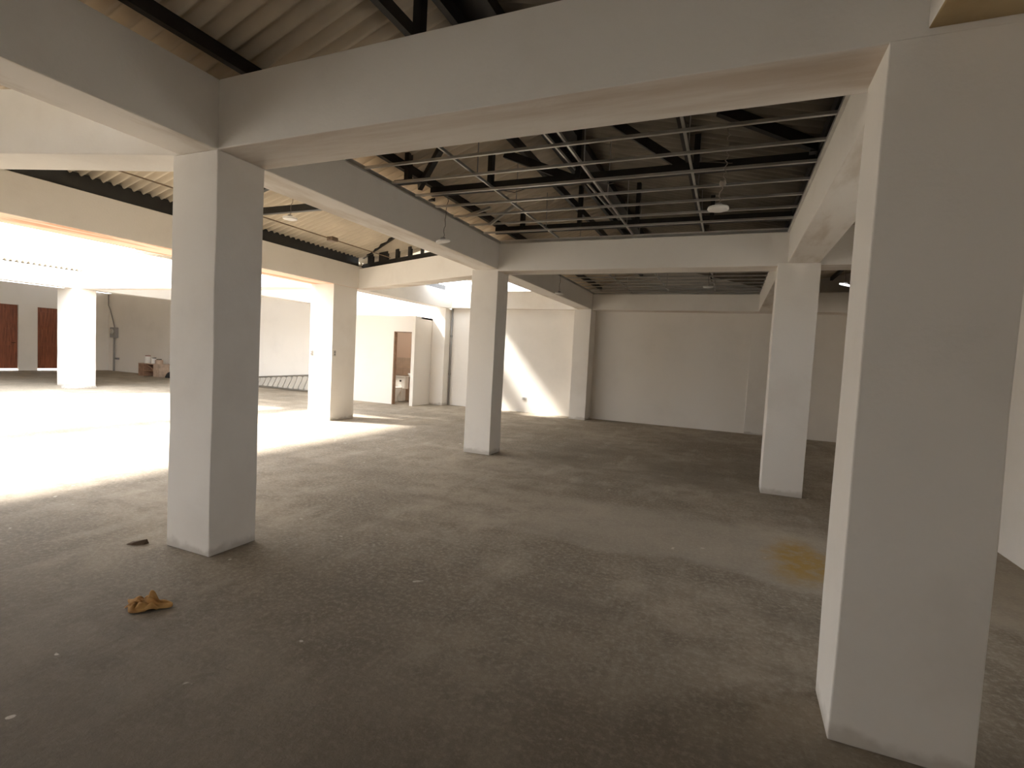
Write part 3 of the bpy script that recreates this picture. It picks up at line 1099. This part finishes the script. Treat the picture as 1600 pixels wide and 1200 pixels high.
def pot(x, y, r, h_, mat, lid, label):
    t_ = thing('paint_pot', label, 'pot', (x, y, 0.5), 'pots on the wooden stand')
    b_ = bmesh.new()
    lathe(b_, [(r * 0.95, 0), (r, 0.01), (r, h_ - 0.02), (r * 0.9, h_)], 18)
    obj('body', b_, M[mat], t_, smooth=False)
    b_ = bmesh.new()
    lathe(b_, [(r * 0.7, h_), (r * 0.7, h_ + 0.03), (r * 0.6, h_ + 0.035)], 18)
    obj('lid', b_, M[lid], t_)


pot(-21.05, 12.98, 0.13, 0.27, 'plastic', 'label_red', 'white pot with a dark lid, leftmost on the wooden stand')
pot(-20.70, 13.0, 0.10, 0.2, 'plastic', 'chrome', 'smaller white pot in the middle of the wooden stand')
pot(-20.38, 12.98, 0.13, 0.16, 'ply_light', 'chrome', 'low brown tin at the end of the wooden stand')

# dark bag slumped on the floor next to the stand
bm = bmesh.new()
bmesh.ops.create_icosphere(bm, subdivisions=3, radius=1)
for v in bm.verts:
    n_ = 0.12 * math.sin(7 * v.co.x + 3 * v.co.z) + 0.1 * math.sin(9 * v.co.y - 4 * v.co.z)
    v.co = v.co * (1 + n_)
    v.co.z = max(v.co.z, -0.6) + 0.6
    k_ = 1 - 0.28 * v.co.z
    v.co = Vector((v.co.x * 0.22 * k_, v.co.y * 0.18 * k_, v.co.z * 0.16))
o = obj('bag', bm, M['black'], smooth=True)
o.location = (-19.75, 13.05, 0)
tag(o, 'small slumped black bag on the floor beside the wooden stand', 'bag')

# ------------------------------------------------------------------ step ladder lying on its side
t = thing('step_ladder', 'aluminium step ladder lying on its side along the back wall', 'ladder', (-13.9, 12.85, 0))
A0, A1 = Vector((-2.3, 0.12, 0.04)), Vector((1.9, -0.10, 0.04))
B0, B1 = Vector((-2.3, 0.14, 0.24)), Vector((1.9, 0.0, 0.60))
for p, q in ((A0, A1), (B0, B1)):
    bm = bmesh.new()
    bar(bm, p, q, 0.09, 0.045)
    obj('rail', bm, M['alu_dark'], t, bevel=0.004)
for i in range(17):
    f = (i + 0.6) / 17.2
    a, b2 = A0.lerp(A1, f), B0.lerp(B1, f)
    bm = bmesh.new()
    bar(bm, a + Vector((-0.05, 0, 0.015)), b2 + Vector((0.10, 0, -0.015)), 0.13, 0.03, (0.55, -1, 0))
    obj('step', bm, M['alu'], t, bevel=0.003)
bm = bmesh.new()
bar(bm, A0 + Vector((0.1, 0.14, 0.02)), A1 + Vector((-0.2, 0.22, 0.02)), 0.03, 0.04)
obj('rear_leg', bm, M['alu'], t)
bm = bmesh.new()
bar(bm, B0 + Vector((0.1, 0.10, 0.0)), B1 + Vector((-0.2, 0.14, -0.05)), 0.03, 0.04)
obj('rear_leg', bm, M['alu'], t)
for z, p in ((0.0, A1), (0.0, B1)):
    bm = bmesh.new()
    bar(bm, p, p + Vector((0.06, 0, 0)), 0.10, 0.055)
    obj('foot', bm, M['black'], t)

# ------------------------------------------------------------------ rag on the floor
bm = bmesh.new()
N_ = 44
random.seed(3)
grid = []
for i in range(N_ + 1):
    row = []
    for j in range(N_ + 1):
        u, v = i / N_ * 2 - 1, j / N_ * 2 - 1
        ang = math.atan2(v, u)
        rad = max(abs(u), abs(v))
        edge = 0.80 + 0.13 * math.sin(3 * ang + 0.6) + 0.08 * math.sin(7 * ang + 1.2)
        x = math.cos(ang) * rad * edge * 0.145
        y = math.sin(ang) * rad * edge * 0.085
        fold = 0.5 + 0.5 * math.sin(12 * v + 4 * u + 2.0 * math.sin(3 * u + 1))
        fold2 = 0.5 + 0.5 * math.sin(8 * u - 5 * v + 2 * math.sin(4 * v))
        env = max(0.0, 1 - rad ** 2.6)
        z = 0.006 + 0.030 * fold * env + 0.020 * fold2 * env + 0.014 * (1 - env) * max(0, math.sin(5 * ang))
        # one corner flicked up at the far side
        z += 0.038 * math.exp(-((u - 0.12) ** 2 / 0.05 + (v - 0.50) ** 2 / 0.09))
        row.append(bm.verts.new((x, y, z)))
    grid.append(row)
for i in range(N_):
    for j in range(N_):
        bm.faces.new((grid[i][j], grid[i + 1][j], grid[i + 1][j + 1], grid[i][j + 1]))
o = obj('rag', bm, M['rag'], smooth=True)
s_ = o.modifiers.new('solid', 'SOLIDIFY')
s_.thickness = 0.004
s_.offset = 1
o.location = (-2.90, 1.80, 0.0)
o.rotation_euler = (0, 0, math.radians(22))
tag(o, 'crumpled ochre rag lying on the concrete floor in front of the near column', 'rag')

# dry flake of bark near the column foot
bm = bmesh.new()
pts = [(-0.07, -0.012), (-0.02, -0.03), (0.05, -0.018), (0.075, 0.01), (0.02, 0.022), (-0.04, 0.012)]
lo = [bm.verts.new((x, y, 0.0 + 0.5 * x * x)) for x, y in pts]
hi = [bm.verts.new((x * 0.85, y * 0.7, 0.006 + 0.012 * (i % 2) + (0.018 if i == 3 else 0))) for i, (x, y) in enumerate(pts)]
bm.faces.new(lo[::-1])
bm.faces.new(hi)
for i in range(6):
    bm.faces.new((lo[i], lo[(i + 1) % 6], hi[(i + 1) % 6], hi[i]))
o = obj('bark_flake', bm, M['leaf'])
o.location = (-3.87, 2.33, 0)
o.rotation_euler = (0, 0, 0.5)
tag(o, 'small dark dry flake on the floor left of the near column foot', 'debris')

# broken cement slab at the foot of the far column
bm = bmesh.new()
pts = [(-0.5, -0.25), (0.05, -0.33), (0.52, -0.2), (0.55, 0.1), (0.1, 0.22), (-0.42, 0.15)]
lo = [bm.verts.new((x, y, 0)) for x, y in pts]
hi = [bm.verts.new((x * 0.93, y * 0.9, 0.07 + 0.02 * math.sin(3 * x + 5 * y))) for x, y in pts]
bm.faces.new(lo[::-1])
bm.faces.new(hi)
for i in range(6):
    bm.faces.new((lo[i], lo[(i + 1) % 6], hi[(i + 1) % 6], hi[i]))
o = obj('cement_slab', bm, M['rubble'], bevel=0.01)
o.location = (-16.72, 8.42, 0)
o.scale = (0.8, 0.8, 0.9)
o.rotation_euler = (0, 0, math.radians(90))
tag(o, 'flat broken cement slab at the foot of the far sunlit column', 'slab')
